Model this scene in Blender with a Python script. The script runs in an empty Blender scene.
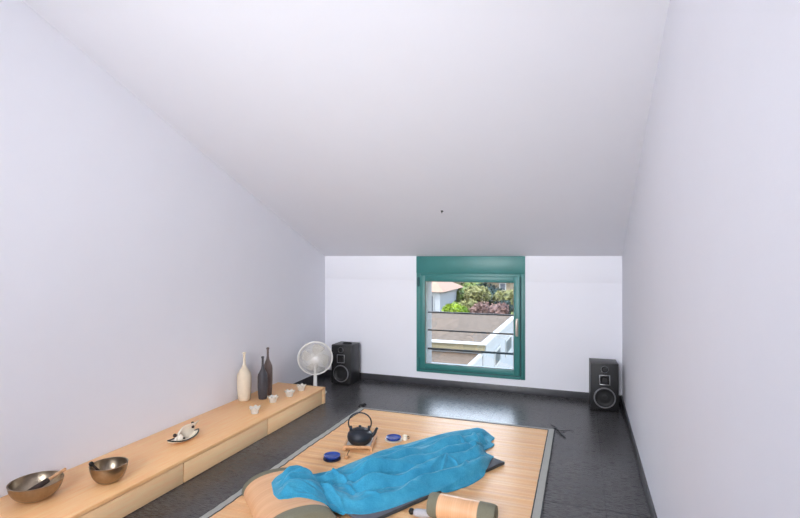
import bpy, bmesh, math, random
import numpy as np
from mathutils import Vector, Matrix, noise
random.seed(7)
PI = math.pi
S = bpy.context.scene
C = S.collection

# ------------------------------------------------------------------ camera
H = 1.4; YAW = math.radians(20)
cd = bpy.data.cameras.new('camera'); cam = bpy.data.objects.new('camera', cd); C.objects.link(cam)
cam.location = (0, 0, H); cam.rotation_euler = (PI/2, 0, YAW)
cd.sensor_width = 36; cd.lens = 22.5; cd.shift_y = -3/800; cd.clip_start = .02; cd.clip_end = 300
S.camera = cam
# ------------------------------------------------------------------ world, sun, added fill lamps
w = bpy.data.worlds.new('world'); S.world = w; w.use_nodes = True
nt = w.node_tree; bgn = nt.nodes['Background']
tc = nt.nodes.new('ShaderNodeTexCoord'); sx = nt.nodes.new('ShaderNodeSeparateXYZ'); rp = nt.nodes.new('ShaderNodeValToRGB')
nt.links.new(tc.outputs['Generated'], sx.inputs[0]); nt.links.new(sx.outputs['Z'], rp.inputs[0]); nt.links.new(rp.outputs[0], bgn.inputs[0])
rp.color_ramp.elements[0].position = 0; rp.color_ramp.elements[0].color = (.97, .97, .985, 1)
rp.color_ramp.elements[1].position = .8; rp.color_ramp.elements[1].color = (.45, .62, .95, 1)
bgn.inputs[1].default_value = 10.5
sd = bpy.data.lights.new('sun', 'SUN'); so = bpy.data.objects.new('sun', sd); C.objects.link(so)
sd.energy = 11; sd.angle = .01; sd.color = (1, .93, .82)
so.rotation_euler = Vector((.62, .45, -.75)).to_track_quat('-Z', 'Y').to_euler()
def area(name, loc, dirv, sx_, sy_, e, col):
    l = bpy.data.lights.new(name, 'AREA'); l.shape = 'RECTANGLE'; l.size = sx_; l.size_y = sy_; l.energy = e; l.color = col
    o = bpy.data.objects.new(name, l); C.objects.link(o); o.location = loc
    o.rotation_euler = Vector(dirv).to_track_quat('-Z', 'Z').to_euler(); return o
a1 = area('added_fill_rear', (-.78, -1.95, 2.1), (-.07, 1, -.17), 1.3, 1.5, 31, (.975, .99, 1)); a1.data.spread = math.radians(74)  # added fill lamp behind the camera, shining down the room
a2 = area('added_fill_towards_ceiling', (-1.2, -1.3, 1.75), (-.04, 1, .11), 2.2, .5, 14, (.975, .99, 1)); a2.data.spread = math.radians(70)  # second added fill lamp, lifts the ceiling and far walls
S.view_settings.view_transform = 'Standard'; S.view_settings.look = 'None'
S.view_settings.exposure = .03; S.view_settings.gamma = 1; S.view_settings.use_curve_mapping = False

# ------------------------------------------------------------------ helpers
cA, sA = math.cos(YAW), math.sin(YAW)
def at(u, v, z=0.):
    t = (u-400)/500; d = (H-z)*500/(v-256)
    return Vector((d*(-sA+cA*t), d*(cA+sA*t), z))
def aty(u, v, Y):
    t = (u-400)/500; d = Y/(cA+sA*t)
    return Vector((d*(-sA+cA*t), Y, H-d*(v-256)/500))
def atx(u, v, X):
    t = (u-400)/500; d = X/(-sA+cA*t)
    return Vector((X, d*(cA+sA*t), H-d*(v-256)/500))

class N:
    """tiny node helper"""
    def __init__(s, name):
        s.m = bpy.data.materials.new(name); s.m.use_nodes = True
        s.t = s.m.node_tree; s.b = s.t.nodes['Principled BSDF']
    def n(s, ty, **kw):
        nd = s.t.nodes.new('ShaderNode'+ty)
        for k, v in kw.items(): setattr(nd, k, v)
        return nd
    def l(s, a, b): s.t.links.new(a, b)
    def math(s, op, a, b=None, c=None):
        nd = s.n('Math', operation=op)
        for i, x in enumerate((a, b, c)):
            if x is None: continue
            if isinstance(x, (int, float)): nd.inputs[i].default_value = x
            else: s.l(x, nd.inputs[i])
        return nd.outputs[0]
    def coord(s, scale=(1, 1, 1)):
        tc = s.n('TexCoord'); mp = s.n('Mapping'); mp.inputs['Scale'].default_value = scale
        s.l(tc.outputs['Object'], mp.inputs[0]); return mp.outputs[0]
    def noise(s, co, scale=5, detail=4, rough=.6):
        nd = s.n('TexNoise'); nd.inputs['Scale'].default_value = scale; nd.inputs['Detail'].default_value = detail
        nd.inputs['Roughness'].default_value = rough; s.l(co, nd.inputs['Vector']); return nd.outputs['Fac']
    def ramp(s, f, stops):
        nd = s.n('ValToRGB'); e = nd.color_ramp.elements
        e[0].position = stops[0][0]; e[0].color = (*stops[0][1], 1); e[1].position = stops[-1][0]; e[1].color = (*stops[-1][1], 1)
        for p, c in stops[1:-1]: k = e.new(p); k.color = (*c, 1)
        s.l(f, nd.inputs[0]); return nd.outputs[0]
    def mix(s, f, a, b, mode='MIX'):
        nd = s.n('Mix', data_type='RGBA', blend_type=mode)
        if isinstance(f, (int, float)): nd.inputs[0].default_value = f
        else: s.l(f, nd.inputs[0])
        for i, x in ((6, a), (7, b)):
            if isinstance(x, tuple): nd.inputs[i].default_value = (*x, 1)
            else: s.l(x, nd.inputs[i])
        return nd.outputs[2]
    def base(s, c):
        if isinstance(c, tuple): s.b.inputs['Base Color'].default_value = (*c, 1)
        else: s.l(c, s.b.inputs['Base Color'])
    def bump(s, f, strength=.3, dist=.01):
        nd = s.n('Bump'); nd.inputs['Strength'].default_value = strength; nd.inputs['Distance'].default_value = dist
        s.l(f, nd.inputs['Height']); s.l(nd.outputs[0], s.b.inputs['Normal'])
    def set(s, **kw):
        for k, v in kw.items(): s.b.inputs[k.replace('_', ' ')].default_value = v
def srgb(r, g, b):
    f = lambda c: ((c/255+.055)/1.055)**2.4 if c > 10 else c/255/12.92
    return (f(r), f(g), f(b))
def plain(name, col, rough=.5, metal=0., var=.12, nscale=30, bump=.0, **kw):
    m = N(name); f = m.noise(m.coord(), nscale)
    d = tuple(c*(1-var) for c in col); b = tuple(min(1, c*(1+var)) for c in col)
    m.base(m.ramp(f, [(.3, d), (.7, b)])); m.set(Roughness=rough, Metallic=metal, **kw)
    if bump: m.bump(f, bump, .004)
    return m.m

# wall plaster
def plaster(name, col):
    m = N(name); co = m.coord(); f = m.noise(co, 160, 3); g = m.noise(co, 3, 3)
    m.base(m.mix(m.math('MULTIPLY', f, .35), m.ramp(g, [(.3, tuple(c*.985 for c in col)), (.7, col)]), tuple(c*.93 for c in col)))
    m.set(Roughness=.85, Specular_IOR_Level=.2); m.bump(f, .12, .002); return m.m
M_wall = plaster('wall_plaster', (.81, .81, .867))
M_ceil = plaster('ceiling_plaster', (.79, .79, .845))
# floor tiles 0.86 x 0.43 with streaks along x
def tile_mat():
    m = N('dark_stone_tile'); tc = m.n('TexCoord'); sp = m.n('SeparateXYZ'); m.l(tc.outputs['Object'], sp.inputs[0])
    def line(src, off, per, wd):
        f = m.math('FRACT', m.math('DIVIDE', m.math('ADD', src, -off+per*40), per))
        d = m.math('MULTIPLY', m.math('MINIMUM', f, m.math('SUBTRACT', 1, f)), per)
        return m.math('LESS_THAN', d, wd)
    lx = line(sp.outputs[0], .125, .86, .0024); ly = line(sp.outputs[1], 2.97, .43, .003); ly2 = line(sp.outputs[1], 2.97, 2.58, .0085)
    grout = m.math('MAXIMUM', lx, m.math('MAXIMUM', ly, ly2))
    ix = m.math('FLOOR', m.math('DIVIDE', m.math('ADD', sp.outputs[0], -.125+34.4), .86))
    iy = m.math('FLOOR', m.math('DIVIDE', m.math('ADD', sp.outputs[1], -2.97+17.2), .43))
    cmb = m.n('CombineXYZ'); m.l(ix, cmb.inputs[0]); m.l(iy, cmb.inputs[1])
    wn = m.n('TexWhiteNoise'); m.l(cmb.outputs[0], wn.inputs['Vector'])
    st = m.noise(m.coord((2.2, 26, 1)), 3, 6, .7); fine = m.noise(m.coord((6, 90, 1)), 3, 4, .6); bl = m.noise(m.coord(), 2.2, 3)
    f = m.math('ADD', m.math('MULTIPLY', st, .6), m.math('MULTIPLY', bl, .4))
    col = m.ramp(f, [(.3, srgb(40, 40, 41)), (.5, srgb(60, 59, 60)), (.72, srgb(90, 88, 88))])
    col = m.mix(m.math('MULTIPLY', wn.outputs['Value'], .35), col, srgb(82, 81, 82))
    m.base(m.mix(grout, col, srgb(22, 22, 24)))
    m.l(m.math('ADD', m.math('MULTIPLY', fine, .22), .17), m.b.inputs['Roughness'])
    m.bump(m.math('SUBTRACT', m.math('ADD', st, m.math('MULTIPLY', fine, .5)), grout), .15, .003)
    m.set(Specular_IOR_Level=.55); return m.m
M_tile = tile_mat()
M_skirt = plain('dark_tile_skirting', srgb(66, 66, 70), .35, var=.15, nscale=12)
def wood_mat(name, c1, c2, ax=(14, 1.2, 14), rough=.4):
    m = N(name); f = m.noise(m.coord(ax), 4, 6, .6); g = m.noise(m.coord(), 1.2, 2)
    m.base(m.mix(m.math('MULTIPLY', g, .3), m.ramp(f, [(.3, c1), (.7, c2)]), c1)); m.set(Roughness=rough); m.bump(f, .05, .002); return m.m
M_beech = wood_mat('light_beech_veneer', srgb(252, 188, 128), srgb(255, 212, 154))
M_beechfront = wood_mat('pale_beech_veneer', srgb(255, 204, 150), srgb(255, 224, 174))
M_woodtray = wood_mat('pale_tray_wood', srgb(205, 150, 105), srgb(228, 180, 135))
M_handlewood = wood_mat('mallet_wood', srgb(196, 146, 104), srgb(214, 170, 126))
M_teal = plain('teal_lacquer', srgb(50, 118, 115), .42, var=.06, nscale=8)
M_tealdk = plain('teal_seal', srgb(38, 84, 88), .6)
M_black = plain('matt_black', srgb(20, 20, 22), .55, var=.2)
M_blackgloss = plain('black_vinyl', srgb(32, 32, 35), .4, var=.2)
M_cone = plain('black_paper_cone', srgb(24, 24, 26), .6)
M_ring = plain('dark_chrome_ring', srgb(150, 150, 154), .3, .7)
M_white = plain('white_plastic', srgb(232, 230, 226), .4, var=.03)
M_blade = plain('pale_plastic_blade', srgb(196, 190, 180), .45, var=.03)
M_brass = plain('aged_bronze', srgb(158, 143, 124), .32, 1., var=.22, nscale=14, bump=.25)
M_iron = plain('cast_iron', srgb(40, 44, 52), .45, .3, var=.2, nscale=160, bump=.5)
M_navy = plain('navy_glaze', srgb(30, 66, 150), .2, var=.25)
M_navydk = plain('dark_navy_clay', srgb(18, 24, 48), .45)
M_cream = plain('cream_stoneware', srgb(222, 208, 186), .55, var=.05)
M_char = plain('charcoal_stoneware', srgb(62, 60, 66), .5, var=.12)
M_brown = plain('brown_stoneware', srgb(98, 82, 78), .5, var=.12)
M_ivory = plain('ivory_ceramic', srgb(246, 236, 218), .35, var=.05)
M_rim = plain('black_green_rim', srgb(40, 46, 46), .45)
M_wax = plain('white_wax', srgb(238, 234, 226), .5, var=.02)
M_felt = plain('brown_suede', srgb(62, 48, 42), .9)
M_olive = plain('olive_grey_cloth', srgb(124, 122, 104), .95, var=.14, nscale=240, bump=.4)
M_border = plain('grey_cotton_border', srgb(172, 172, 166), .9, var=.08, nscale=260, bump=.3)
M_darkedge = plain('dark_stitching_and_side_shade', srgb(58, 60, 62), .9)
M_futon = plain('slate_grey_foam_mat', srgb(92, 95, 103), .85, var=.08, nscale=200, bump=.3)
M_metal = plain('galvanised_steel', srgb(84, 82, 82), .4, .6)
M_handle = plain('satin_nickel', srgb(190, 180, 168), .4, .3, var=.04)
M_tray = plain('pale_stone_inlay', srgb(214, 210, 204), .4)
M_stone = plain('pale_grey_stone', srgb(186, 186, 192), .5)
def bamboo(name, axis, per=.011, c=((236, 174, 118), (252, 208, 154)), gk=.4, bk=.35):
    m = N(name); tc = m.n('TexCoord'); sp = m.n('SeparateXYZ'); m.l(tc.outputs['Object'], sp.inputs[0])
    a = sp.outputs[axis]; f = m.math('FRACT', m.math('DIVIDE', m.math('ADD', a, 20), per))
    gap = m.math('LESS_THAN', m.math('MINIMUM', f, m.math('SUBTRACT', 1, f)), .09)
    idx = m.math('FLOOR', m.math('DIVIDE', m.math('ADD', a, 20), per)); wn = m.n('TexWhiteNoise', noise_dimensions='1D'); m.l(idx, wn.inputs['W'])
    sc = [1.3, 1.3, 1.3]; sc[axis] = 16
    big = m.noise(m.coord(tuple(sc)), 1, 3)
    fac = m.math('ADD', m.math('MULTIPLY', wn.outputs['Value'], .3), m.math('MULTIPLY', big, .7))
    col = m.ramp(fac, [(.25, srgb(*c[0])), (.7, srgb(*c[1]))])
    m.base(m.mix(m.math('MULTIPLY', gap, gk), col, srgb(150, 104, 66))); m.set(Roughness=.36)
    m.bump(m.math('SINE', m.math('MULTIPLY', f, PI)), bk, .003); return m.m
M_bamboo = bamboo('bamboo_slats', 1)
M_bamboo2 = bamboo('bamboo_slats_bolster', 1, .012, ((222, 168, 122), (238, 190, 146)), .12, .08)
def towel_mat():
    m = N('turquoise_terry'); f = m.noise(m.coord(), 220, 3); g = m.noise(m.coord(), 9, 4)
    m.base(m.ramp(m.math('ADD', m.math('MULTIPLY', f, .5), m.math('MULTIPLY', g, .5)), [(.3, srgb(34, 128, 166)), (.7, srgb(80, 174, 206))]))
    m.set(Roughness=.95, Sheen_Weight=.4, Sheen_Roughness=.4, Sheen_Tint=(.6, .9, 1, 1), Specular_IOR_Level=.15); m.bump(f, .6, .004); return m.m
M_towel = towel_mat()
def glass(name, tint=(1, 1, 1), k=.92, rough=.0):
    m = bpy.data.materials.new(name); m.use_nodes = True; t = m.node_tree; t.nodes.remove(t.nodes['Principled BSDF'])
    a = t.nodes.new('ShaderNodeBsdfTransparent'); a.inputs[0].default_value = (*tint, 1)
    g = t.nodes.new('ShaderNodeBsdfGlossy'); g.inputs['Roughness'].default_value = rough
    fr = t.nodes.new('ShaderNodeFresnel'); fr.inputs[0].default_value = 1.45
    x = t.nodes.new('ShaderNodeMixShader'); t.links.new(fr.outputs[0], x.inputs[0]); t.links.new(a.outputs[0], x.inputs[1]); t.links.new(g.outputs[0], x.inputs[2])
    t.links.new(x.outputs[0], t.nodes['Material Output'].inputs[0]); return m
M_glass = glass('window_glass', (.97, .99, .98)); M_clear = glass('clear_glass', (.9, .92, .92), rough=.05)
# outside (OUT: albedo level of the sunlit outdoor materials)
OUT = .20
def srgbo(*c): return tuple(k*OUT for k in srgb(*c))
def gravel():
    m = N('grey_brown_gravel'); f = m.noise(m.coord((1, .6, 1)), 7, 8, .85); g = m.noise(m.coord(), .5, 4)
    m.base(m.mix(m.math('MULTIPLY', g, .7), m.ramp(f, [(.35, srgbo(74, 60, 48)), (.65, srgbo(186, 160, 138))]), srgbo(146, 122, 102)))
    m.set(Roughness=.95); m.bump(f, .5, .05); return m.m
M_gravel = gravel()
M_render = plain('white_render', tuple(k*OUT for k in (.92, .93, .96)), .8, var=.04, nscale=3)
M_trimwhite = plain('white_roof_edge', tuple(k*OUT*1.3 for k in (.86, .85, .82)), .6, var=.03)
M_khaki = plain('khaki_fascia', srgbo(186, 172, 140), .8, var=.06)
M_coping = plain('dark_weathered_coping', srgbo(120, 112, 108), .9, Specular_IOR_Level=.05)
M_railing = plain('grey_painted_bar', srgb(58, 58, 60), .8, Specular_IOR_Level=.1)
M_darkglass = plain('dark_window_glass', srgbo(84, 90, 106), .6)
M_redtile = plain('terracotta_roof', srgbo(228, 178, 148), .8, var=.2, nscale=6)
M_tanwall = plain('sandy_wall', srgbo(200, 178, 150), .85, var=.15, nscale=2)
M_grass = plain('dry_grass', srgbo(150, 158, 92), .95, var=.35, nscale=1.2)
M_bark = plain('bark', srgbo(88, 70, 56), .9)
M_sets = (M_gravel, M_render, M_trimwhite, M_khaki, M_redtile, M_tanwall, M_grass)
for m_ in M_sets: m_.node_tree.nodes['Principled BSDF'].inputs['Specular IOR Level'].default_value = .08
def leafm(name, a, b):
    m = N(name); f = m.noise(m.coord(), 3.2, 6, .75); m.base(m.ramp(f, [(.35, srgbo(*a)), (.65, srgbo(*b))])); m.set(Roughness=.7, Specular_IOR_Level=.1); return m.m  # dark ramp end puts shade among the leaves into the colour
L_lime = leafm('lime_leaves', (96, 140, 14), (206, 230, 60)); L_mid = leafm('green_leaves', (52, 78, 26), (190, 204, 104))
L_dark = leafm('dark_leaves', (12, 26, 24), (74, 98, 84)); L_pink = leafm('purple_leaves', (96, 60, 60), (214, 168, 150))
L_oliv = leafm('olive_leaves', (74, 80, 30), (222, 214, 140))

def bx(bm, x0, x1, y0, y1, z0, z1, bev=0., rot=None, mi=0):
    r = bmesh.ops.create_cube(bm, size=1.0)
    vs = r['verts']
    for v in vs:
        v.co = Vector(((x0+x1)/2+v.co.x*(x1-x0), (y0+y1)/2+v.co.y*(y1-y0), (z0+z1)/2+v.co.z*(z1-z0)))
    fs = list({f for v in vs for f in v.link_faces})
    for f in fs: f.material_index = mi
    if bev:
        es = list({e for v in vs for e in v.link_edges})
        bmesh.ops.bevel(bm, geom=es, offset=bev, segments=2, affect='EDGES', profile=.5)
    return bm
def tube(bm, pts, rad, seg=10, cap=True):
    pts = [Vector(p) for p in pts]; n = len(pts)
    rads = rad if isinstance(rad, (list, tuple)) else [rad]*n
    rings = []; prev = None
    for i, p in enumerate(pts):
        t = (pts[min(i+1, n-1)]-pts[max(i-1, 0)]).normalized()
        if prev is None:
            a = t.orthogonal().normalized()
        else:
            a = (prev-t*prev.dot(t)).normalized()
        prev = a; b = t.cross(a)
        rings.append([bm.verts.new(p+(a*math.cos(2*PI*k/seg)+b*math.sin(2*PI*k/seg))*rads[i]) for k in range(seg)])
    for i in range(n-1):
        for k in range(seg):
            bm.faces.new((rings[i][k], rings[i][(k+1) % seg], rings[i+1][(k+1) % seg], rings[i+1][k]))
    if cap: bm.faces.new(rings[0][::-1]); bm.faces.new(rings[-1])
    return bm
def lathe(bm, prof, seg=40, M=None):
    """prof: list of (r, z); revolve about z"""
    M = M or Matrix(); rings = []
    for r, z in prof:
        if r < 1e-5: rings.append([bm.verts.new(M@Vector((0, 0, z)))])
        else: rings.append([bm.verts.new(M@Vector((r*math.cos(2*PI*k/seg), r*math.sin(2*PI*k/seg), z))) for k in range(seg)])
    for a, b in zip(rings, rings[1:]):
        for k in range(seg):
            q = [a[k % len(a)], a[(k+1) % seg % len(a)], b[(k+1) % seg % len(b)], b[k % len(b)]]
            u = []
            for v in q:
                if v not in u: u.append(v)
            if len(u) > 2: bm.faces.new(u)
    return bm
def obj(name, bm, mat, parent=None, ang=35, smooth=True):
    bmesh.ops.recalc_face_normals(bm, faces=bm.faces[:])
    me = bpy.data.meshes.new(name); bm.to_mesh(me); bm.free()
    for m in (mat if isinstance(mat, (list, tuple)) else [mat]): me.materials.append(m)
    if smooth:
        me.shade_smooth(); me.set_sharp_from_angle(angle=math.radians(ang))
    o = bpy.data.objects.new(name, me); C.objects.link(o)
    if parent is not None: o.parent = parent
    return o
def nb(): return bmesh.new()
def tag(o, label, cat, group=None, kind=None):
    o['label'] = label; o['category'] = cat
    if group: o['group'] = group
    if kind: o['kind'] = kind
    return o
def thing(name, label, cat, loc=(0, 0, 0), rz=0., group=None):
    o = bpy.data.objects.new(name, None); C.objects.link(o); o.location = loc; o.rotation_euler = (0, 0, rz); o.empty_display_size = .05
    return tag(o, label, cat, group)
def struct(name, bm, mat, parent=None, label=None, **k):
    o = obj(name, bm, mat, parent, **k)
    if parent is None: o['kind'] = 'structure'
    if label: o['label'] = label
    return o
def dup(root, loc, rz, label, group=None):
    r = root.copy(); C.objects.link(r); r.location = loc; r.rotation_euler = (0, 0, rz); r['label'] = label
    if group: r['group'] = group
    for ch in root.children:
        c = ch.copy(); C.objects.link(c); c.parent = r
        for g in ch.children:
            d = g.copy(); C.objects.link(d); d.parent = c
    return r

# ------------------------------------------------------------------ room shell
XL, XR, YB, YF = -2.825, .36, 5.2, -2.0
SL = .407
def zc(y): return 1.4+SL*(YB-y)
b = nb(); bx(b, XL-.2, XR+.2, YF-.2, YB+.3, -.15, 0); struct('floor', b, M_tile, label='dark grey stone tile floor')
def prism_x(bm, x0, x1, poly):
    a = [bm.verts.new((x0, y, z)) for y, z in poly]; c = [bm.verts.new((x1, y, z)) for y, z in poly]
    bm.faces.new(a); bm.faces.new(c[::-1])
    for i in range(len(poly)):
        j = (i+1) % len(poly); bm.faces.new((a[i], c[i], c[j], a[j]))
    return bm
side = [(YF-.2, 0), (YB+.3, 0), (YB+.3, zc(YB+.3)), (YF-.2, zc(YF-.2))]
b = nb(); prism_x(b, XL-.2, XL, side); struct('wall_left', b, M_wall, smooth=False)
b = nb(); prism_x(b, XR, XR+.2, side); struct('wall_right', b, M_wall, smooth=False)
b = nb(); prism_x(b, XL-.2, XR+.2, [(YF-.2, zc(YF-.2)), (YB+.3, zc(YB+.3)), (YB+.3, zc(YB+.3)+.25), (YF-.2, zc(YF-.2)+.25)])
struct('ceiling', b, M_ceil, smooth=False, label='white sloping ceiling')
# window wall, thickness .3, opening
WX0, WX1, WZ0, WZ1 = -1.69, -.548, .15, 1.395
b = nb()
bx(b, XL, WX0, YB, YB+.3, 0, 1.4); bx(b, WX1, XR, YB, YB+.3, 0, 1.4); bx(b, WX0, WX1, YB, YB+.3, 0, WZ0)
bx(b, WX0, WX1, YB+.06, YB+.3, 1.17, 1.4)
struct('wall_back', b, M_wall, smooth=False, label='low white window wall')
# slightly proud upper band of the window wall
b = nb(); bx(b, XL, WX0, YB-.006, YB, 1.14, 1.4, .001); bx(b, WX1, XR, YB-.006, YB, 1.14, 1.4, .001)
struct('trim_1', b, M_wall, label='white plaster band along the top of the window wall')
# wall behind the camera; its tall opening is added to admit fill light
b = nb(); bx(b, XL, -1.4, YF-.2, YF, 0, zc(YF)); bx(b, -.1, XR, YF-.2, YF, 0, zc(YF)); bx(b, -1.4, -.1, YF-.2, YF, 2.85, zc(YF)); bx(b, -1.4, -.1, YF-.2, YF, 0, 1.35)
struct('wall_front', b, M_wall, smooth=False)
# skirting
b = nb(); bx(b, XL, XR, YB-.012, YB, 0, .072, .002); struct('baseboard_back', b, M_skirt)
b = nb(); bx(b, XR-.012, XR, YF, YB-.012, 0, .072, .002); struct('baseboard_right', b, M_skirt)
b = nb(); bx(b, XL, XL+.012, 4.25, YB-.012, 0, .072, .002); struct('baseboard_left', b, M_skirt)
# ceiling hook (tiny dark screw)
p = Vector((0, 0, 0)); t_ = (442-400)/500; r_ = Vector((-sA+cA*t_, cA+sA*t_, 45/500))
kk = (1.4+SL*YB-H)/(r_.z+SL*r_.y); hp = Vector((0, 0, H))+r_*kk
b = nb(); lathe(b, [(0, .004), (.012, .004), (.012, -.003), (.005, -.006), (.004, -.02), (0, -.021)], 12)
o = obj('ceiling_screw', b, M_black); o.location = hp; o.rotation_euler = (-math.atan(SL), 0, 0)
tag(o, 'tiny dark screw in the white sloping ceiling above the window', 'screw')

# ------------------------------------------------------------------ window
Wn = bpy.data.objects.new('window_1', None); C.objects.link(Wn); Wn.location = (0, YB, 0); Wn['kind'] = 'structure'
Wn['label'] = 'teal framed tilt window with shutter box in the low back wall'
def framebars(bm, x0, x1, z0, z1, w, y0, y1, bev=.003, wb=None):
    wb = wb or w
    bx(bm, x0, x0+w, y0, y1, z0, z1, bev); bx(bm, x1-w, x1, y0, y1, z0, z1, bev)
    bx(bm, x0+w, x1-w, y0, y1, z1-w, z1, bev); bx(bm, x0+w, x1-w, y0, y1, z0, z0+wb, bev)
FX0, FX1 = -1.697, -.541
b = nb(); framebars(b, FX0, FX1, .142, 1.215, .045, -.014, .06); struct('window_frame', b, M_teal, Wn)
b = nb(); bx(b, FX0, FX1, -.02, .06, 1.215, 1.398, .003); struct('shutter_box', b, M_teal, Wn)
b = nb(); bx(b, -.586, -.578, -.0175, -.0135, .175, 1.19); bx(b, -1.66, -.586, -.0175, -.0135, .172, .178); bx(b, -.556, -.552, -.0175, -.0135, .15, 1.21); struct('seal', b, M_tealdk, Wn)
b = nb(); framebars(b, -1.655, -.590, .183, 1.188, .060, -.034, .035, .005, .056); sash = struct('sash', b, M_teal, Wn)
b = nb(); framebars(b, -1.5945, -.6505, .238, 1.1295, .006, -.02, -.002, 0); struct('glazing_bead', b, M_trimwhite, sash, label='white glazing bead')
b = nb(); bx(b, -1.592, -.653, .0, .006, .24, 1.128); struct('pane', b, M_glass, sash, smooth=False)
b = nb(); bx(b, -.632, -.606, -.042, -.033, .585, .765, .004); bx(b, -.628, -.61, -.075, -.042, .735, .753, .004); bx(b, -.630, -.608, -.085, -.072, .60, .757, .006)
struct('handle', b, M_handle, Wn, label='beige metal window handle')
for hz in (1.12, .25):
    b = nb(); tube(b, [(-1.668, -.03, hz-.05), (-1.668, -.03, hz+.05)], .010, 10); bx(b, -1.69, -1.665, -.022, -.012, hz-.04, hz+.04)
    struct('hinge', b, M_tealdk if hz > 1 else M_teal, Wn)
b = nb(); bx(b, WX0, WX1, .065, .34, .125, .178, .004); struct('outer_sill', b, M_render, Wn, label='white outer sill')
for x0, x1 in ((WX0-.003, -1.617), (-.632, WX1+.003)):
    b = nb(); bx(b, x0, x1, .062, .302, .178, 1.17); struct('outer_reveal', b, M_render, Wn, label='pale outer window reveal')
rail = thing('window_railing', 'three thin grey horizontal safety bars outside the teal window', 'railing', (0, YB+.16, 0))
for z, k in ((.773, .007), (.575, .008), (.367, .011)):
    b = nb(); tube(b, [(WX0-.01, 0, z), (WX1+.01, 0, z)], k, 10); obj('bar', b, M_railing, rail)

# ------------------------------------------------------------------ outside
b = nb(); nx, ny = 40, 40; vs = []
def hillz(x, y):
    k = max(0, y-25)
    return -3.9 + .13*k + .0006*k*k + (noise.noise(Vector((x*.12, y*.12, 0)))*.8 if y > 23 else 0)
for j in range(ny+1):
    for i in range(nx+1):
        x = -70+i*2.6; y = 5.6+j*2.2; vs.append(b.verts.new((x, y, hillz(x, y))))
for j in range(ny):
    for i in range(nx): b.faces.new((vs[j*(nx+1)+i], vs[j*(nx+1)+i+1], vs[(j+1)*(nx+1)+i+1], vs[(j+1)*(nx+1)+i]))
struct('ground', b, M_grass, label='grassy hillside')

nbld = thing('neighbouring_building', 'white building with stepped flat gravel roofs below the window', 'building', (-2.8, 14.9, -3.9))
def part_box(name, mat, par, *a, **k):
    bm = nb(); bx(bm, *a, **k); o = obj(name, bm, mat, par); o.location = -Vector(root_loc(par)) ; return o
def root_loc(p):
    v = Vector((0, 0, 0))
    while p is not None: v += p.location; p = p.parent
    return v
part_box('wall', M_render, nbld, -13, -2.8, 15.05, 22.3, -3.9, -1.35)
part_box('wall', M_render, nbld, -13, -2.83, 8.5, 15.04, -3.9, -1.6)
part_box('roof_surface', M_gravel, nbld, -13, -2.84, 14.92, 22.25, -1.34, -1.23)
part_box('roof_surface', M_gravel, nbld, -13, -2.90, 8.5, 15.0, -1.6, -1.56)
def edge(name, mat, *a): return part_box(name, mat, nbld, *a)
edge('roof_edge', M_trimwhite, -13, -2.66, 14.78, 14.92, -1.25, -1.19)
edge('roof_edge', M_trimwhite, -2.84, -2.66, 14.92, 22.4, -1.25, -1.19)
edge('fascia', M_khaki, -13, -2.72, 14.84, 14.98, -1.46, -1.25)
edge('fascia', M_render, -2.80, -2.70, 14.98, 22.3, -1.40, -1.25)
edge('roof_edge', M_trimwhite, -2.90, -2.80, 8.5, 15.0, -1.6, -1.53)
edge('roof_edge', M_coping, -13, -2.84, 22.25, 22.4, -1.25, -1.17)['label'] = 'dark metal coping along far roof edge'
for (u0, u1, v0, v1) in ((494, 500, 347, 363), (505, 511, 336, 352)):
    a = atx(u0, v1, -2.8); c = atx(u1, v0, -2.8)
    f = part_box('window', M_trimwhite, nbld, -2.82, -2.77, a.y, c.y, min(a.z, c.z)-.2, max(a.z, c.z)+.1)
    part_box('pane', M_darkglass, f, -2.78, -2.762, a.y+.12, c.y-.12, min(a.z, c.z)-.1, max(a.z, c.z))

def house(name, label, x0, x1, y0, y1, z0, z1, rh, wall, roof, wins, e=.3):
    h = thing(name, label, 'house', ((x0+x1)/2, (y0+y1)/2, z0))
    part_box('wall', wall, h, x0, x1, y0, y1, z0, z1)
    bm = nb(); ym = (y0+y1)/2
    q = [bm.verts.new(p) for p in ((x0-e, y0-e, z1), (x1+e, y0-e, z1), (x1+e, y1+e, z1), (x0-e, y1+e, z1), (x0+1.2, ym, z1+rh), (x1-1.2, ym, z1+rh))]
    for f in ((0, 1, 5, 4), (1, 2, 5), (2, 3, 4, 5), (3, 0, 4), (3, 2, 1, 0)): bm.faces.new([q[i] for i in f])
    o = obj('roof', bm, roof, h, smooth=False); o.location = -root_loc(h)
    for (wx, wz, ww, wh) in wins:
        f = part_box('window', M_trimwhite, h, wx-ww/2-.06, wx+ww/2+.06, y0-.04, y0+.02, wz-.06, wz+wh+.06)
        part_box('pane', M_darkglass, f, wx-ww/2, wx+ww/2, y0-.06, y0-.03, wz, wz+wh)
    return h
a = aty(440, 314, 29)
house('house', 'white house with orange tiled roof beyond the flat roofs, left of the trees', a.x-6, a.x, 29, 34, -4.4, -.75, .95, M_render, M_redtile,
      [(a.x-.6, -1.9, .35, .9), (a.x-1.6, -1.9, .4, .9), (a.x-3, -1.9, .5, .9)])
a = aty(455, 300, 40)
house('house', 'sandy house high on the hillside behind the green trees', a.x-2, a.x+.6, 40, 43, -2.2, -.5, .7, M_tanwall, M_tanwall, [(a.x-.5, -1.5, .5, .7)])
a = aty(500, 300, 36)
house('house', 'tan walled house on the hillside behind the dark tree at right', a.x-.9, a.x+.7, 36, 39, -2.2, -.35, .6, M_tanwall, M_redtile, [(a.x+.2, -1.0, .35, .45)])
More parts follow.
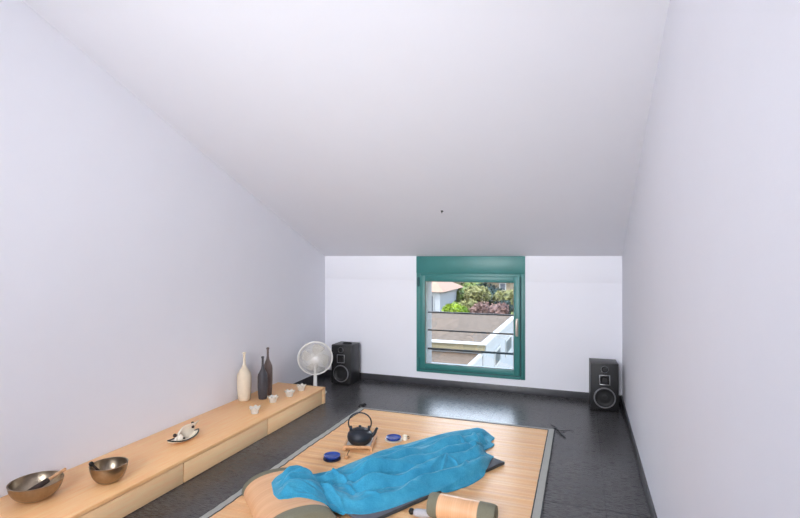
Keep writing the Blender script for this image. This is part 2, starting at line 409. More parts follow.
def tree(name, label, cat, u, vtop, Y, r, hgt, lm, trunk=True, n=1500, ls=.13, group=None, flat=.85):
    top = aty(u, vtop, Y); z0 = hillz(top.x, Y); 
    t = thing(name, label, cat, (top.x, Y, z0-.1), 0, group)
    cz = top.z - r*flat - z0+.1
    bm = nb(); rnd = random.Random(int(u*13+Y))
    blobs = [(Vector((0, 0, cz)), r*.8)]
    for k in range(7):
        a = rnd.uniform(0, 2*PI); e = rnd.uniform(-.5, .8)
        blobs.append((Vector((math.cos(a)*r*.5, math.sin(a)*r*.5, cz+e*r*.5*flat)), r*rnd.uniform(.38, .52)))
    for c, rr in blobs:
        q = bmesh.ops.create_icosphere(bm, subdivisions=2, radius=rr*.86)['verts']
        for v in q:
            d = v.co.normalized(); v.co = c+Vector((v.co.x, v.co.y, v.co.z*flat))*(1+.22*noise.noise(d*2.5+c))
    for k in range(n):
        c, rr = blobs[rnd.randrange(len(blobs))]
        d = Vector((rnd.gauss(0, 1), rnd.gauss(0, 1), rnd.gauss(0, 1))).normalized()
        p = c+Vector((d.x, d.y, d.z*flat))*rr*rnd.uniform(.82, 1.12)
        s = ls*rnd.uniform(.6, 1.4); a = Vector((rnd.gauss(0, 1), rnd.gauss(0, 1), rnd.gauss(0, 1))).normalized(); bb = a.orthogonal().normalized()
        vv = [bm.verts.new(p+a*s), bm.verts.new(p+bb*s*.5), bm.verts.new(p-a*s), bm.verts.new(p-bb*s*.5)]
        bm.faces.new(vv)
    me = bpy.data.meshes.new('foliage'); bm.to_mesh(me); bm.free(); me.materials.append(lm)
    o = bpy.data.objects.new('foliage', me); C.objects.link(o); o.parent = t
    if trunk:
        bm = nb(); tube(bm, [(0, 0, -.3), (.05, 0, cz*.5), (0, .03, cz)], [.16, .12, .07], 8)
        for k in range(3):
            a = k*2.1; tube(bm, [(0, 0, cz*.6), (math.cos(a)*r*.35, math.sin(a)*r*.35, cz)], [.07, .03], 6)
        obj('trunk', bm, M_bark, t)
    return t
tree('round_bush', 'bright lime green rounded bush just beyond the flat roof', 'bush', 455.5, 301, 25, .78, 1.5, L_lime, False, 1300, .07)
tree('shrub', 'purple pink shrub below the dark tree', 'bush', 482.5, 300, 25.5, .72, 1.5, L_pink, False, 1300, .08)
tree('shrub', 'purple pink shrub at the right of the dark tree base', 'bush', 496.5, 301.5, 25.6, .68, 1.5, L_pink, False, 1100, .08)
tree('dark_tree', 'dark green broad tree right of centre in the window view', 'tree', 491, 282, 31, 1.3, 4, L_dark, True, 1800, .11)
tree('broadleaf_tree', 'light green tree between the white house and the lime bush', 'tree', 450.5, 286, 37, 1.0, 4, L_mid, True, 1500, .11)
tree('broadleaf_tree', 'tall light green tree in the middle of the window view', 'tree', 465, 281, 34, 1.4, 4, L_mid, True, 1800, .13)
tree('broadleaf_tree', 'yellow green tree just left of the dark tree', 'tree', 477, 284, 28, .75, 4, L_oliv, True, 1500, .1)
tree('broadleaf_tree', 'low olive green tree behind the lime bush', 'tree', 467, 297, 27.5, .8, 4, L_oliv, True, 1500, .1)
tree('broadleaf_tree', 'olive green tree at the right edge of the window view', 'tree', 508, 287, 29, 1.0, 4, L_oliv, True, 1500, .11)
tree('dark_tree', 'small dark green tree low at the right edge of the view', 'tree', 504, 298, 27, .6, 4, L_dark, True, 1000, .09)
tree('broadleaf_tree', 'pale green tree high on the hillside above the lime bush', 'tree', 447, 277, 46, 1.3, 4, L_mid, True, 1500, .13)
tree('broadleaf_tree', 'green tree on the upper hillside behind the middle tree', 'tree', 476, 276, 42, 1.9, 4, L_mid, True, 1800, .15)
tree('dark_tree', 'dark tree on the upper hillside at the far right', 'tree', 513, 277, 42, 1.5, 4, L_dark, True, 1500, .14)

# ------------------------------------------------------------------ low bench of cabinet units
BZ = .152; BX0, BX1 = XL+.002, -2.30
ends = [(-.20, .676), (.676, 1.555), (1.555, 2.433), (2.433, 3.309), (3.309, 4.187)]
labs = ['beech drawer unit of the low bench, behind the camera end', 'beech drawer unit of the low bench next to the nearest visible one',
        'beech drawer unit under the two bronze bowls', 'beech drawer unit in the middle, under the small boat shaped ornament', 'beech drawer unit at the far end, under the bottles']
for (y0, y1), lb in list(zip(ends, labs))[1:]:
    t = thing('drawer_unit', lb, 'cabinet', ((BX0+BX1)/2, (y0+y1)/2, 0), 0, 'drawer units of the low bench')
    hw = (BX1-BX0)/2; hy = (y1-y0)/2
    b = nb(); bx(b, -hw, hw-.08, -hy, hy, .0, .012); bx(b, -hw, hw-.08, -hy, -hy+.016, .012, .131); bx(b, -hw, hw-.08, hy-.016, hy, .012, .131); bx(b, -hw, -hw+.012, -hy+.016, hy-.016, .012, .131)
    obj('body', b, M_beech, t)
    b = nb(); bx(b, hw-.019, hw-.001, -hy+.005, hy-.005, .004, .127, .0012); obj('drawer_front', b, M_beechfront, t)
t = thing('bench_top', 'long light beech top board running along the left wall', 'worktop', (BX0, 3.5, .132))
b = nb(); bx(b, 0, BX1+.004-BX0, .68-3.5, 4.232-3.5, 0, BZ-.132, .0015); obj('board', b, M_beech, t)
b = nb(); bx(b, 0, BX1+.004-BX0, 4.190-3.5, 4.232-3.5, -.131, -.0005, .0015); obj('end_panel', b, M_beechfront, t)

# ------------------------------------------------------------------ singing bowls
def bowl(name, label, x, y, R, h, rb):
    t = thing(name, label, 'bowl', (x, y, BZ))
    k = 14; out = []; 
    for i in range(k+1):
        a = i/k*PI/2*.93
        out.append((rb*.0+R*math.sin(a)**.66, h*(1-math.cos(a))/(1-math.cos(PI/2*.93))))
    inn = [(max(0, r-.005), z+.005 if i < k else z) for i, (r, z) in enumerate(out)][::-1]
    out = [(0, .0015), (rb*.6, .0)] + [(r, z) for r, z in out if r > rb*.75]
    bm = nb(); lathe(bm, out+[(R+.001, h+.002)]+[(R-.006, h+.002)]+inn[1:], 56); obj('bowl_body', bm, M_brass, t, 50)
    return t
B1 = Vector((-2.640, 1.777, BZ)); B2 = Vector((-2.455, 2.045, BZ))
bowl('singing_bowl', 'larger bronze bowl at the near end of the bench with a mallet across it', B1.x, B1.y, .120, .090, .080)
bowl('singing_bowl', 'smaller deeper bronze bowl with dark knobbed stick standing in it', B2.x, B2.y, .094, .100, .05)
dv = Vector((.25, 1, 0)).normalized()
t = thing('mallet', 'wooden mallet with dark suede head resting across larger bronze bowl', 'mallet', B1+Vector((0, 0, .03)))
p0 = Vector((-.02, -.055, .0)); p1 = Vector((.048, .125, .082)); 
def L(a, c, k): return a+(c-a)*k
b = nb(); tube(b, [L(p0, p1, k) for k in (0, .04, .3, .58, .6)], [.006, .014, .015, .013, .009], 14); obj('suede_grip', b, M_felt, t)
b = nb(); tube(b, [L(p0, p1, k) for k in (.55, .7, .98, 1)], [.009, .0085, .0085, .005], 14); obj('stick', b, M_handlewood, t)
t = thing('striker', 'short dark stick with a round knob leaning on smaller bronze bowl rim', 'mallet', B2+Vector((0, 0, .012)))
p0 = Vector((-.005, .0, 0)); p1 = Vector((-.050, -.070, .112))
b = nb(); tube(b, [p0, L(p0, p1, .9)], [.007, .006], 12); obj('stick', b, M_felt, t)
b = nb(); tube(b, [L(p0, p1, k) for k in (.86, .9, .96, 1.02, 1.05)], [.006, .011, .0125, .010, .003], 14); obj('knob', b, M_black, t)

# ------------------------------------------------------------------ boat shaped ornament
bc = at(185, 443, BZ)
t = thing('boat_ornament', 'small boat shaped ivory dish with dark rim and curled shell on the bench', 'ornament', (bc.x-.03, bc.y+.02, BZ), math.radians(84))
def leaf(bm, L_, W_, lift, dz, inner=1.0, nn=24, mm=8, th=.004):
    top = []; 
    for i in range(nn+1):
        u = i/nn*2-1; wv = W_*inner*(1-abs(u)**2.2)**.8+.0008; row = []
        for j in range(mm+1):
            v = j/mm*2-1
            row.append(Vector((u*L_, v*wv, dz+lift*abs(u)**2.4+.014*v*v*(1-u*u*.5))))
        top.append(row)
    A = [[bm.verts.new(p+Vector((0, 0, th))) for p in r] for r in top]; B = [[bm.verts.new(p) for p in r] for r in top]
    for i in range(nn):
        for j in range(mm):
            bm.faces.new((A[i][j], A[i+1][j], A[i+1][j+1], A[i][j+1])); bm.faces.new((B[i][j+1], B[i+1][j+1], B[i+1][j], B[i][j]))
    for i in range(nn):
        bm.faces.new((A[i][0], B[i][0], B[i+1][0], A[i+1][0])); bm.faces.new((A[i+1][mm], B[i+1][mm], B[i][mm], A[i][mm]))
    for j in range(mm):
        bm.faces.new((A[0][j+1], B[0][j+1], B[0][j], A[0][j])); bm.faces.new((A[nn][j], B[nn][j], B[nn][j+1], A[nn][j+1]))
    return top
b = nb(); top = leaf(b, .125, .048, .030, .004); obj('dish', b, M_ivory, t)
b = nb(); ring = [r[0] for r in top]+[r[-1] for r in reversed(top)]
tube(b, [p+Vector((0, 0, .005)) for p in ring+ring[:1]], .0045, 8, False); obj('rim', b, M_rim, t)
# tall curled shell rising along the dish
b = nb(); nn = 30; A = []
for i in range(nn+1):
    u = i/nn; x = -.070+.170*u; top_ = .030+.082*math.sin(min(1, u*1.9)*PI/2)**.9
    row = []
    for j in range(11):
        v = j/10; row.append(b.verts.new((x+.012*v*u, .030*math.cos(v*PI*.62)-.006+.012*math.sin(u*PI*2), .010+(top_-.010)*math.sin(v*PI/2)**1.1)))
    A.append(row)
for i in range(nn):
    for j in range(10): b.faces.new((A[i][j], A[i+1][j], A[i+1][j+1], A[i][j+1]))
sh = obj('shell', b, M_ivory, t); md = sh.modifiers.new('s', 'SOLIDIFY'); md.thickness = .005
b = nb(); lathe(b, [(0, .012), (.020, .014), (.028, .03), (.022, .048), (.012, .058), (0, .06)], 20, Matrix.Translation((-.035, 0, 0))); obj('pebble', b, M_ivory, t)
for px_, py_, pz_, rr in ((-.070, .0, .062, .013), (-.022, -.030, .034, .007), (.078, .004, .098, .012), (.066, -.012, .080, .010)):
    b = nb(); lathe(b, [(0, -rr), (rr*.7, -rr*.7), (rr, 0), (rr*.7, rr*.7), (0, rr)], 14, Matrix.Translation((px_, py_, pz_))); obj('bead', b, M_felt, t)['label'] = 'dark brown bead'

# ------------------------------------------------------------------ bottles
def bottle(label, x, y, r, h, mat, neck=.012, sh=.52, wide=1.0):
    t = thing('bottle', label, 'bottle', (x, y, BZ))
    P = [(0, 0), (r*.78, 0), (r*.84, .004), (r*.93, h*.12), (r, h*.3), (r, h*sh), (r*.92, h*(sh+.06)), (r*.62, h*(sh+.13)), (r*.36, h*(sh+.19)), (neck, h*(sh+.26)), (neck*.92, h*.93), (neck*1.05, h*.965)]
    b = nb(); lathe(b, P, 32); obj('bottle_body', b, mat, t, 60)
    b = nb(); lathe(b, [(neck*.95, h*.962), (neck*1.3, h*.968), (neck*1.35, h*.99), (neck*1.0, h), (neck*.6, h*.998), (neck*.55, h*.9), (0, h*.9)], 20); obj('lip', b, mat, t, 60)
    return t
bottle('cream bottle vase, left of the two dark ones', -2.752, 3.612, .060, .415, M_cream, .011, .50)
bottle('charcoal bottle vase in front of the brown one', -2.625, 3.700, .043, .370, M_char, .010, .52)
bottle('tall slim brown bottle vase behind the charcoal one', -2.657, 3.822, .041, .425, M_brown, .010, .56)

# ------------------------------------------------------------------ tea light holders (glass flowers)
def tealight():
    t = thing('tealight_holder', '', 'candle holder', (0, 0, BZ), 0, 'glass tealight holders on the bench')
    b = nb(); seg = 48
    def ringv(r, z, amp, zamp=0):
        return [b.verts.new((r*(1+amp*math.cos(6*2*PI*k/seg))*math.cos(2*PI*k/seg), r*(1+amp*math.cos(6*2*PI*k/seg))*math.sin(2*PI*k/seg), z+zamp*math.cos(6*2*PI*k/seg))) for k in range(seg)]
    R = [ringv(.022, .0, 0), ringv(.024, .004, 0), ringv(.026, .022, .04), ringv(.036, .042, .16, .004), ringv(.034, .043, .15, .004), ringv(.023, .024, .03), ringv(.021, .006, 0)]
    for a, c in zip(R, R[1:]):
        for k in range(seg): b.faces.new((a[k], a[(k+1) % seg], c[(k+1) % seg], c[k]))
    b.faces.new(R[0][::-1]); b.faces.new(R[-1])
    obj('glass_cup', b, M_tealg, t)
    b = nb(); lathe(b, [(0, .0065), (.0185, .0065), (.0185, .021), (.016, .022), (0, .021)], 24); c = obj('candle', b, M_wax, t)
    b = nb(); tube(b, [(0, 0, .021), (.0005, 0, .029)], .0012, 6); obj('wick', b, M_black, c)
    return t
M_tealg = plain('frosted_glass', srgb(240, 236, 228), .15, var=.04, Transmission_Weight=.3, IOR=1.35)
tl0 = tealight(); tl0.scale = (1.2, 1.2, 1.15)
tls = [(-2.440, 3.335, 'glass tealight holder nearest the camera, first of the row of four'), (-2.480, 3.640, 'glass tealight holder second from the camera, in front of the charcoal bottle'),
       (-2.445, 3.845, 'glass tealight holder third from the camera on the bench'), (-2.449, 4.05, 'glass tealight holder farthest from the camera, by the fan')]
for i, (x, y, lb) in enumerate(tls):
    if i == 0: tl0.location = (x, y, BZ); tl0['label'] = lb
    else: dup(tl0, (x, y, BZ), i*.3, lb)

# ------------------------------------------------------------------ fan
fc = aty(315.3, 358.2, 4.50)
fan = thing('desk_fan', 'small white round fan on the floor behind the bench end', 'fan', (fc.x, 4.50, 0), math.radians(30))
b = nb(); lathe(b, [(0, 0), (.11, 0), (.115, .008), (.10, .022), (.04, .034), (.022, .05), (0, .05)], 36); obj('base', b, M_white, fan)
b = nb(); tube(b, [(0, .035, .045), (0, .035, .12), (0, .035, .25)], [.022, .019, .016], 16); tube(b, [(0, .0, .035), (0, .035, .06)], .022, 12); obj('pole', b, M_white, fan)
hz = fc.z; RT = Matrix.Translation((0, 0, hz)) @ Matrix.Rotation(math.radians(-78), 4, 'X') @ Matrix.Identity(4)
# local frame for head: z axis -> backwards(+y) tilted
RT = Matrix.Translation((0, 0, hz)) @ Matrix.Rotation(math.radians(-82), 4, 'X')
b = nb(); lathe(b, [(0, .09), (.03, .088), (.045, .07), (.048, .03), (.03, .02), (0, .02)], 28, RT)
tube(b, [(0, .04, .24), (0, .045, hz-.03)], [.018, .016], 12); obj('motor', b, M_white, fan)
R0 = .171
b = nb(); q = [RT@Vector((R0*math.cos(a*2*PI/60), R0*math.sin(a*2*PI/60), 0)) for a in range(61)]; tube(b, q, .0085, 10, False)
obj('guard_ring', b, M_white, fan)
b = nb()
for sgn, dep in ((-1, -.045), (1, .05)):
    for k in range(72):
        a = 2*PI*k/72
        tube(b, [RT@Vector((r*math.cos(a+sw), r*math.sin(a+sw), z)) for r, z, sw in ((.03, dep, 0), (.075, dep, .06), (.125, dep*.8, .1), (.15, dep*.45, .11), (R0, 0, .12))], .0021, 4, False)
    for rr, z in ((.075, dep), (.125, dep*.8)):
        tube(b, [RT@Vector((rr*math.cos(a*2*PI/40), rr*math.sin(a*2*PI/40), z)) for a in range(41)], .0012, 4, False)
g = obj('grille', b, M_white, fan)
b = nb(); lathe(b, [(0, -.052), (.024, -.051), (.032, -.046), (.030, -.041), (0, -.041)], 28, RT); obj('cap', b, M_white, g)
for k in range(4):
    b = nb(); a0 = k*PI/2; G = []
    for i in range(9):
        r = .022+.118*i/8; row = []
        for j in range(7):
            a = a0+(-.5+j/6)*(.75+.35*math.sin(i/8*PI))+.35*i/8
            row.append(b.verts.new(RT@Vector((r*math.cos(a), r*math.sin(a), .012-.028*(j/6-.5)))))
        G.append(row)
    for i in range(8):
        for j in range(6): b.faces.new((G[i][j], G[i+1][j], G[i+1][j+1], G[i][j+1]))
    o = obj('blade', b, M_blade, fan); md = o.modifiers.new('s', 'SOLIDIFY'); md.thickness = .002
b = nb(); lathe(b, [(0, -.02), (.02, -.018), (.026, -.005), (.026, .018), (0, .02)], 24, RT); obj('hub', b, M_blade, fan)

# ------------------------------------------------------------------ speakers
def speaker(label, loc, rz):
    t = thing('speaker', label, 'speaker', loc, rz, 'pair of black speakers')
    w2, d, h = .118, .235, .43
    b = nb(); bx(b, -w2, w2, .012, d, .008, h, .004)
    for sx_ in (-1, 1):
        for yy in (.04, d-.03): lathe(b, [(0, 0), (.012, 0), (.012, .01), (0, .01)], 12, Matrix.Translation((sx_*.09, yy, 0)))
    obj('cabinet', b, M_blackgloss, t)
    b = nb(); bx(b, -w2+.003, w2-.003, 0, .012, .012, h-.004, .004); obj('baffle', b, M_black, t)
    def drv(name, z, r, seg=40, square=False):
        F = Matrix.Translation((0, 0, z)) @ Matrix.Rotation(PI/2, 4, 'X')
        bm = nb()
        lathe(bm, [(0, -.004), (r*.2, 0.001), (r*.32, .0), (r*.36, -.003), (r*.78, .004), (r*.84, .009), (r*.9, .004)], seg, F); o = obj(name, bm, M_cone, t, 60)
        bm = nb()
        if square:
            s = r*1.15; framebars(bm, -s, s, z-s, z+s, s*.16, -.008, .001, .003)
        else: lathe(bm, [(r*.88, .002), (r*.9, .008), (r*.98, .008), (r*1.02, .001)], seg, F)
        obj('trim_ring', bm, M_ring if True else M_black, o)
    drv('tweeter', .378, .031); drv('midrange', .283, .040, square=True); drv('woofer', .122, .092)
    return t
speaker('black three way speaker on floor in right hand corner', (.192, 4.862, 0), math.radians(3))
sp2 = speaker('black speaker on floor in left hand corner, behind the white fan', (-2.463, 4.888, 0), math.radians(0))
b = nb()
for k in range(2): tube(b, [(math.cos(a*PI/12)*(.055-.006*k), math.sin(a*PI/12)*(.03-.003*k), .004+.006*k) for a in range(25)], .004, 6, False)
o = obj('cable_coil', b, M_black); o.location = (-2.44, 5.0, .43); tag(o, 'small dark cable coil lying on top of left corner speaker', 'cable')
b = nb(); tube(b, [(.30, 5.09, .05), (.325, 5.12, .02), (.335, 5.02, .006), (.33, 4.9, .006), (.336, 4.8, .006), (.335, 4.70, .006)], .005, 8)
o = obj('speaker_cable', b, M_black); tag(o, 'black cable on the floor beside right corner speaker', 'cable')

# ------------------------------------------------------------------ bamboo mat
mat = thing('bamboo_mat', 'large tan bamboo floor mat with grey cloth border', 'mat', (-1.06, 2.75, 0))
MX0, MX1, MY0, MY1 = -1.91, -.208, 1.3, 4.20
mz = lambda y: .0085+.003*math.sin(y*7.1+1)*math.sin(y*3.3)+.0016*math.sin(y*43)*math.sin(y*5+1)+.0012*math.sin(y*71+2)+.0045*math.exp(-((y-3.93)/.018)**2)+.004*math.exp(-((y-2.93)/.02)**2)+.003*math.exp(-((y-3.55)/.02)**2)
def matgrid(x0, x1, y0, y1, off, nx_, ny_):
    b = nb(); G = []
    for j in range(ny_+1):
        y = y0+(y1-y0)*j/ny_; G.append([b.verts.new((x0+(x1-x0)*i/nx_+1.06, y-2.75, mz(y)+off)) for i in range(nx_+1)])
    B = [[b.verts.new((v.co.x, v.co.y, max(.0, v.co.z-.006))) for v in (r[0], r[-1])] for r in G]
    for j in range(ny_):
        for i in range(nx_): b.faces.new((G[j][i], G[j][i+1], G[j+1][i+1], G[j+1][i]))
        b.faces.new((B[j][0], G[j][0], G[j+1][0], B[j+1][0])); b.faces.new((G[j][-1], B[j][1], B[j+1][1], G[j+1][-1]))
    for j in (0, ny_): b.faces.new([*( G[j] if j else G[j][::-1]), *( (B[j][1], B[j][0]) if j else (B[j][0], B[j][1]))])
    return b
obj('slats', matgrid(MX0+.03, MX1-.03, MY0+.03, MY1-.02, 0, 4, 420), M_bamboo, mat, 60)
bw = .042
for (x0, x1, y0, y1) in ((MX0, MX0+bw, MY0, MY1), (MX1-bw, MX1, MY0, MY1), (MX0+bw, MX1-bw, MY1-.03, MY1), (MX0+bw, MX1-bw, MY0, MY0+.03)):
    obj('border', matgrid(x0, x1, y0, y1, .002, 1, 300 if y1-y0 > 1 else 3), M_border, mat, 60)
for (x0, x1, y0, y1) in ((MX0+bw, MX0+bw+.006, MY0, MY1-.03), (MX1-bw-.007, MX1-bw, MY0, MY1-.03), (MX1-.001, MX1+.006, MY0, MY1), (MX0-.005, MX0, MY0, MY1), (MX0+bw, MX1-bw, MY1-.035, MY1-.03)):
    obj('edging', matgrid(x0, x1, y0, y1, .003, 1, 300 if y1-y0 > 1 else 3), M_darkedge, mat, 60)
def tie(pts, r=.005):
    b = nb(); tube(b, [Vector(p)-Vector((1.06*-1, 2.75, 0)) for p in pts], r, 8); obj('tie', b, M_black, mat)['label'] = 'black cord tie at the corner'
tie([(-1.93, 4.20, .012), (-1.945, 4.25, .012), (-1.92, 4.31, .010), (-1.925, 4.24, .014), (-1.90, 4.29, .008)], .007)
tie([(-.215, 4.20, .014), (-.19, 4.22, .012), (-.20, 4.26, .006), (-.24, 4.31, .005)], .003)
tie([(-.21, 4.20, .014), (-.18, 4.17, .010), (-.15, 4.10, .005), (-.12, 4.04, .005)], .004)
tie([(-.20, 4.19, .014), (-.16, 4.18, .008), (-.11, 4.22, .004), (-.06, 4.22, .004)], .0025)

# ------------------------------------------------------------------ grey exercise mat + bolster
P0 = at(504, 462, .03); aV = Vector((.8, -.6, 0)); mV = Vector((.6, .8, 0)); mrot = math.atan2(.877, .48)
MT = .013  # rests on bamboo mat
fut = thing('exercise_mat', 'thin slate grey foam mat under the blue towel', 'mat', (P0.x, P0.y, MT), mrot)
b = nb(); bx(b, -1.16, 0, 0, .50, 0, .022, .005); obj('foam', b, M_futon, fut)
b = nb(); bx(b, -1.162, .003, -.003, .004, .001, .019, .001); bx(b, -.004, .003, .004, .503, .001, .019, .001); obj('side_shade_strip', b, M_darkedge, fut)['label'] = 'dark strip for the mat side and its shadow'  # added dark strips imitate the mat's side and its shadow
# local x = mV, local y = -aV  (rot 53.13deg: x->(.6,.8), y->(-.8,.6))
def bolster(name, label, loc, rz, length, W_, h, bands, group=None, flat=True, rd=.012, mats=(M_bamboo2, M_olive)):
    """local x = across, local y = axis from 0..length, arch profile"""
    t = thing(name, label, 'bolster', loc, rz, group)
    def prof(k, n, s=1.0, sq=2.5):
        if flat:
            a = PI*k/n; c, sn = math.cos(a), math.sin(a)
            return (-W_/2*s*math.copysign(abs(c)**(2/2.2), c), h*s*abs(sn)**(2/2.2) if 0 < k < n else 0.)
        a = 2*PI*k/n; return (-W_/2*s*math.cos(a), h/2+h/2*s*math.sin(a))
    n = 40; m_ = n+1 if flat else n
    def sweep(y0, y1, s0, s1, c0, c1, rnd0=0, rnd1=0):
        b = nb(); st = []
        if rnd0: st += [(y0, s0-.12), (y0+rnd0*.3, s0-.04), (y0+rnd0, s0)]
        else: st += [(y0, s0)]
        if rnd1: st += [(y1-rnd1, s1), (y1-rnd1*.3, s1-.04), (y1, s1-.12)]
        else: st += [(y1, s1)]
        rings = [[b.verts.new((prof(k, n, s)[0], y, prof(k, n, s)[1])) for k in range(m_)] for y, s in st]
        for A, B in zip(rings, rings[1:]):
            for k in range(m_-1 if flat else m_):
                b.faces.new((A[k], A[(k+1) % m_], B[(k+1) % m_], B[k]))
            if flat: b.faces.new((A[0], B[0], B[-1], A[-1]))
        if c0: b.faces.new(rings[0][::-1])
        if c1: b.faces.new(rings[-1])
        return b
    b0, b1 = bands
    obj('bamboo_cover', sweep(b0-.01, length-b1+.01, .985, .985, 1, 1), mats[0], t, 50)
    obj('end_band', sweep(0, b0, 1.0, 1.0, 1, 1, rd, 0), mats[1], t, 50)
    obj('end_band', sweep(length-b1, length, 1.0, 1.0, 1, 1, 0, rd), mats[1], t, 50)
    return t
BA = math.radians(138); BW, BH, BL = .38, .105, .60
rzb = BA-PI/2
bol = bolster('bolster', 'large arched bamboo bolster with olive end bands under the towel', (-1.31, 2.183, .010), rzb, BL, BW, BH, (.072, .055))
# small roll
a = at(436, 495, .13); c = at(488, 505.5, .13)
axr = (a-c); axr.z = 0; rzr = math.atan2(axr.y, axr.x)-PI/2
rollc = Vector((-.410, 2.545, .012))
bolster('neck_roll', 'small round bamboo neck roll with olive ends at the mat front', rollc, rzr, .355, .125, .125, (.085, .055), flat=False, rd=.028)
# grey massage tool
t = thing('massage_stone', 'pale grey rounded stone with dark tip left of the small neck roll', 'stone', (-.80, 2.535, .012), math.radians(8))
b = nb(); 
Mx = Matrix.Translation((0, 0, .022)) @ Matrix.Rotation(PI/2, 4, 'Y')
lathe(b, [(0, -.045), (.014, -.043), (.02, -.03), (.0215, 0), (.0205, .035), (.014, .045), (0, .046)], 24, Mx); obj('stone_body', b, M_stone, t, 60)
b = nb(); lathe(b, [(0, -.017), (.012, -.013), (.0165, 0), (.012, .013), (0, .017)], 18, Matrix.Translation((-.055, .0, .026))); obj('knob', b, M_black, t, 60)

# ------------------------------------------------------------------ teapot set
fl = at(344, 449, .035); fr = at(372, 450, .035)
trr = math.radians(15)
tray = thing('teapot_stand', 'low pale wooden stand with stone inlay under black teapot', 'tray', (-1.535, 3.365, .011), trr)
b = nb(); TW, TD = .105, .125
bx(b, -TW, TW, -TD, -TD+.016, .016, .034, .002); bx(b, -TW, TW, TD-.016, TD, .016, .034, .002)
bx(b, -TW, -TW+.016, -TD+.016, TD-.016, .016, .034, .002); bx(b, TW-.016, TW, -TD+.016, TD-.016, .016, .034, .002); obj('frame', b, M_woodtray, tray)
b = nb(); bx(b, -TW+.015, TW-.015, -TD+.015, TD-.015, .018, .026); obj('inlay', b, M_tray, tray)
for sx_ in (-1, 1):
    for sy_ in (-1, 1):
        b = nb(); bx(b, sx_*(TW-.009)-.011, sx_*(TW-.009)+.011, sy_*(TD-.009)-.011, sy_*(TD-.009)+.011, 0, .017, .002); obj('foot', b, M_handlewood, tray)
pot = thing('teapot', 'black cast iron teapot with tall ring handle', 'teapot', (-1.520, 3.322, .037), math.radians(20)); pot.scale = (1.07, 1.07, 1.0)
b = nb(); lathe(b, [(0, 0), (.055, 0), (.066, .006), (.083, .03), (.087, .052), (.082, .076), (.066, .094), (.046, .102), (.040, .104), (.040, .100), (0, .100)], 44); obj('pot_body', b, M_iron, pot, 60)
b = nb(); lathe(b, [(0, .112), (.03, .110), (.043, .104), (.044, .100), (0, .100)], 36); ld = obj('lid', b, M_iron, pot, 60)
b = nb(); lathe(b, [(.005, .108), (.005, .117), (.010, .121), (.010, .127), (.005, .131), (0, .132)], 18); obj('knob', b, M_iron, ld, 60)
b = nb(); tube(b, [(.070, 0, .050), (.090, 0, .062), (.104, 0, .082), (.113, 0, .104), (.120, 0, .112)], [.018, .014, .011, .009, .008], 14); obj('spout', b, M_iron, pot)
b = nb(); hp_ = []
for k in range(33):
    a = math.radians(-28+k*(236/32)); hp_.append((.078*math.cos(a), 0, .148+.074*math.sin(a)))
tube(b, hp_, .0048, 10)
for s in (-1, 1): lathe(b, [(0, .088), (.009, .088), (.010, .118), (.006, .126), (0, .127)], 12, Matrix.Translation((s*.062, 0, 0)))
obj('handle', b, M_iron, pot)
def cup(label, loc, under):
    t = thing('tea_bowl', label, 'cup', loc, 0, None)
    b = nb(); lathe(b, [(0, 0), (.042, 0), (.052, .003), (.057, .014), (.057, .019), (.054, .019), (.050, .014), (.030, .0115), (0, .011)], 40); obj('bowl_body', b, M_navy, t, 50)
    return t
c1 = at(332, 458, .02); c2 = at(393.5, 439.5, .02)
c1.z = c2.z = .011
b = nb(); lathe(b, [(0, 0), (.054, 0), (.060, .003), (.060, .010), (.056, .012), (0, .012)], 40); o = obj('coaster', b, M_navydk); o.location = c1; tag(o, 'dark round coaster under the nearer blue tea bowl', 'coaster')
b = nb(); lathe(b, [(0, 0), (.056, 0), (.064, .006), (.066, .011), (.058, .010), (0, .009)], 40); o = obj('saucer', b, M_ivory); o.location = c2; tag(o, 'white saucer under the blue tea bowl right of teapot', 'saucer')
cup('navy blue tea bowl on dark coaster, left of teapot', c1+Vector((0, 0, .0125)), 0)
cup('navy blue tea bowl on white saucer, right of teapot', c2+Vector((0, 0, .0115)), 0)
p = at(345, 458.5, .012)
t = thing('tea_pick', 'tiny brown wooden pot beside the dark coaster', 'pot', (p.x+.005, p.y+.01, .011))
b = nb(); lathe(b, [(0, 0), (.012, 0), (.018, .008), (.017, .018), (.012, .021), (.010, .015), (0, .012)], 20); obj('pot_body', b, M_handlewood, t, 50)
b = nb(); tube(b, [(.004, 0, .014), (.0, .03, .028), (-.004, .055, .034)], .003, 6); obj('stick', b, M_felt, t)
p = at(404, 441, .012)
t = thing('creamer', 'tiny ivory jug beside the white saucer, with dark handle', 'jug', (p.x, p.y+.02, .011), math.radians(20))
b = nb(); lathe(b, [(0, 0), (.014, 0), (.020, .012), (.017, .028), (.019, .036), (.016, .036), (.014, .028), (0, .02)], 22); obj('jug_body', b, M_ivory, t, 50)
b = nb(); tube(b, [(.016, 0, .03), (.030, 0, .028), (.031, 0, .014), (.018, 0, .010)], .003, 8); obj('handle', b, M_felt, t)

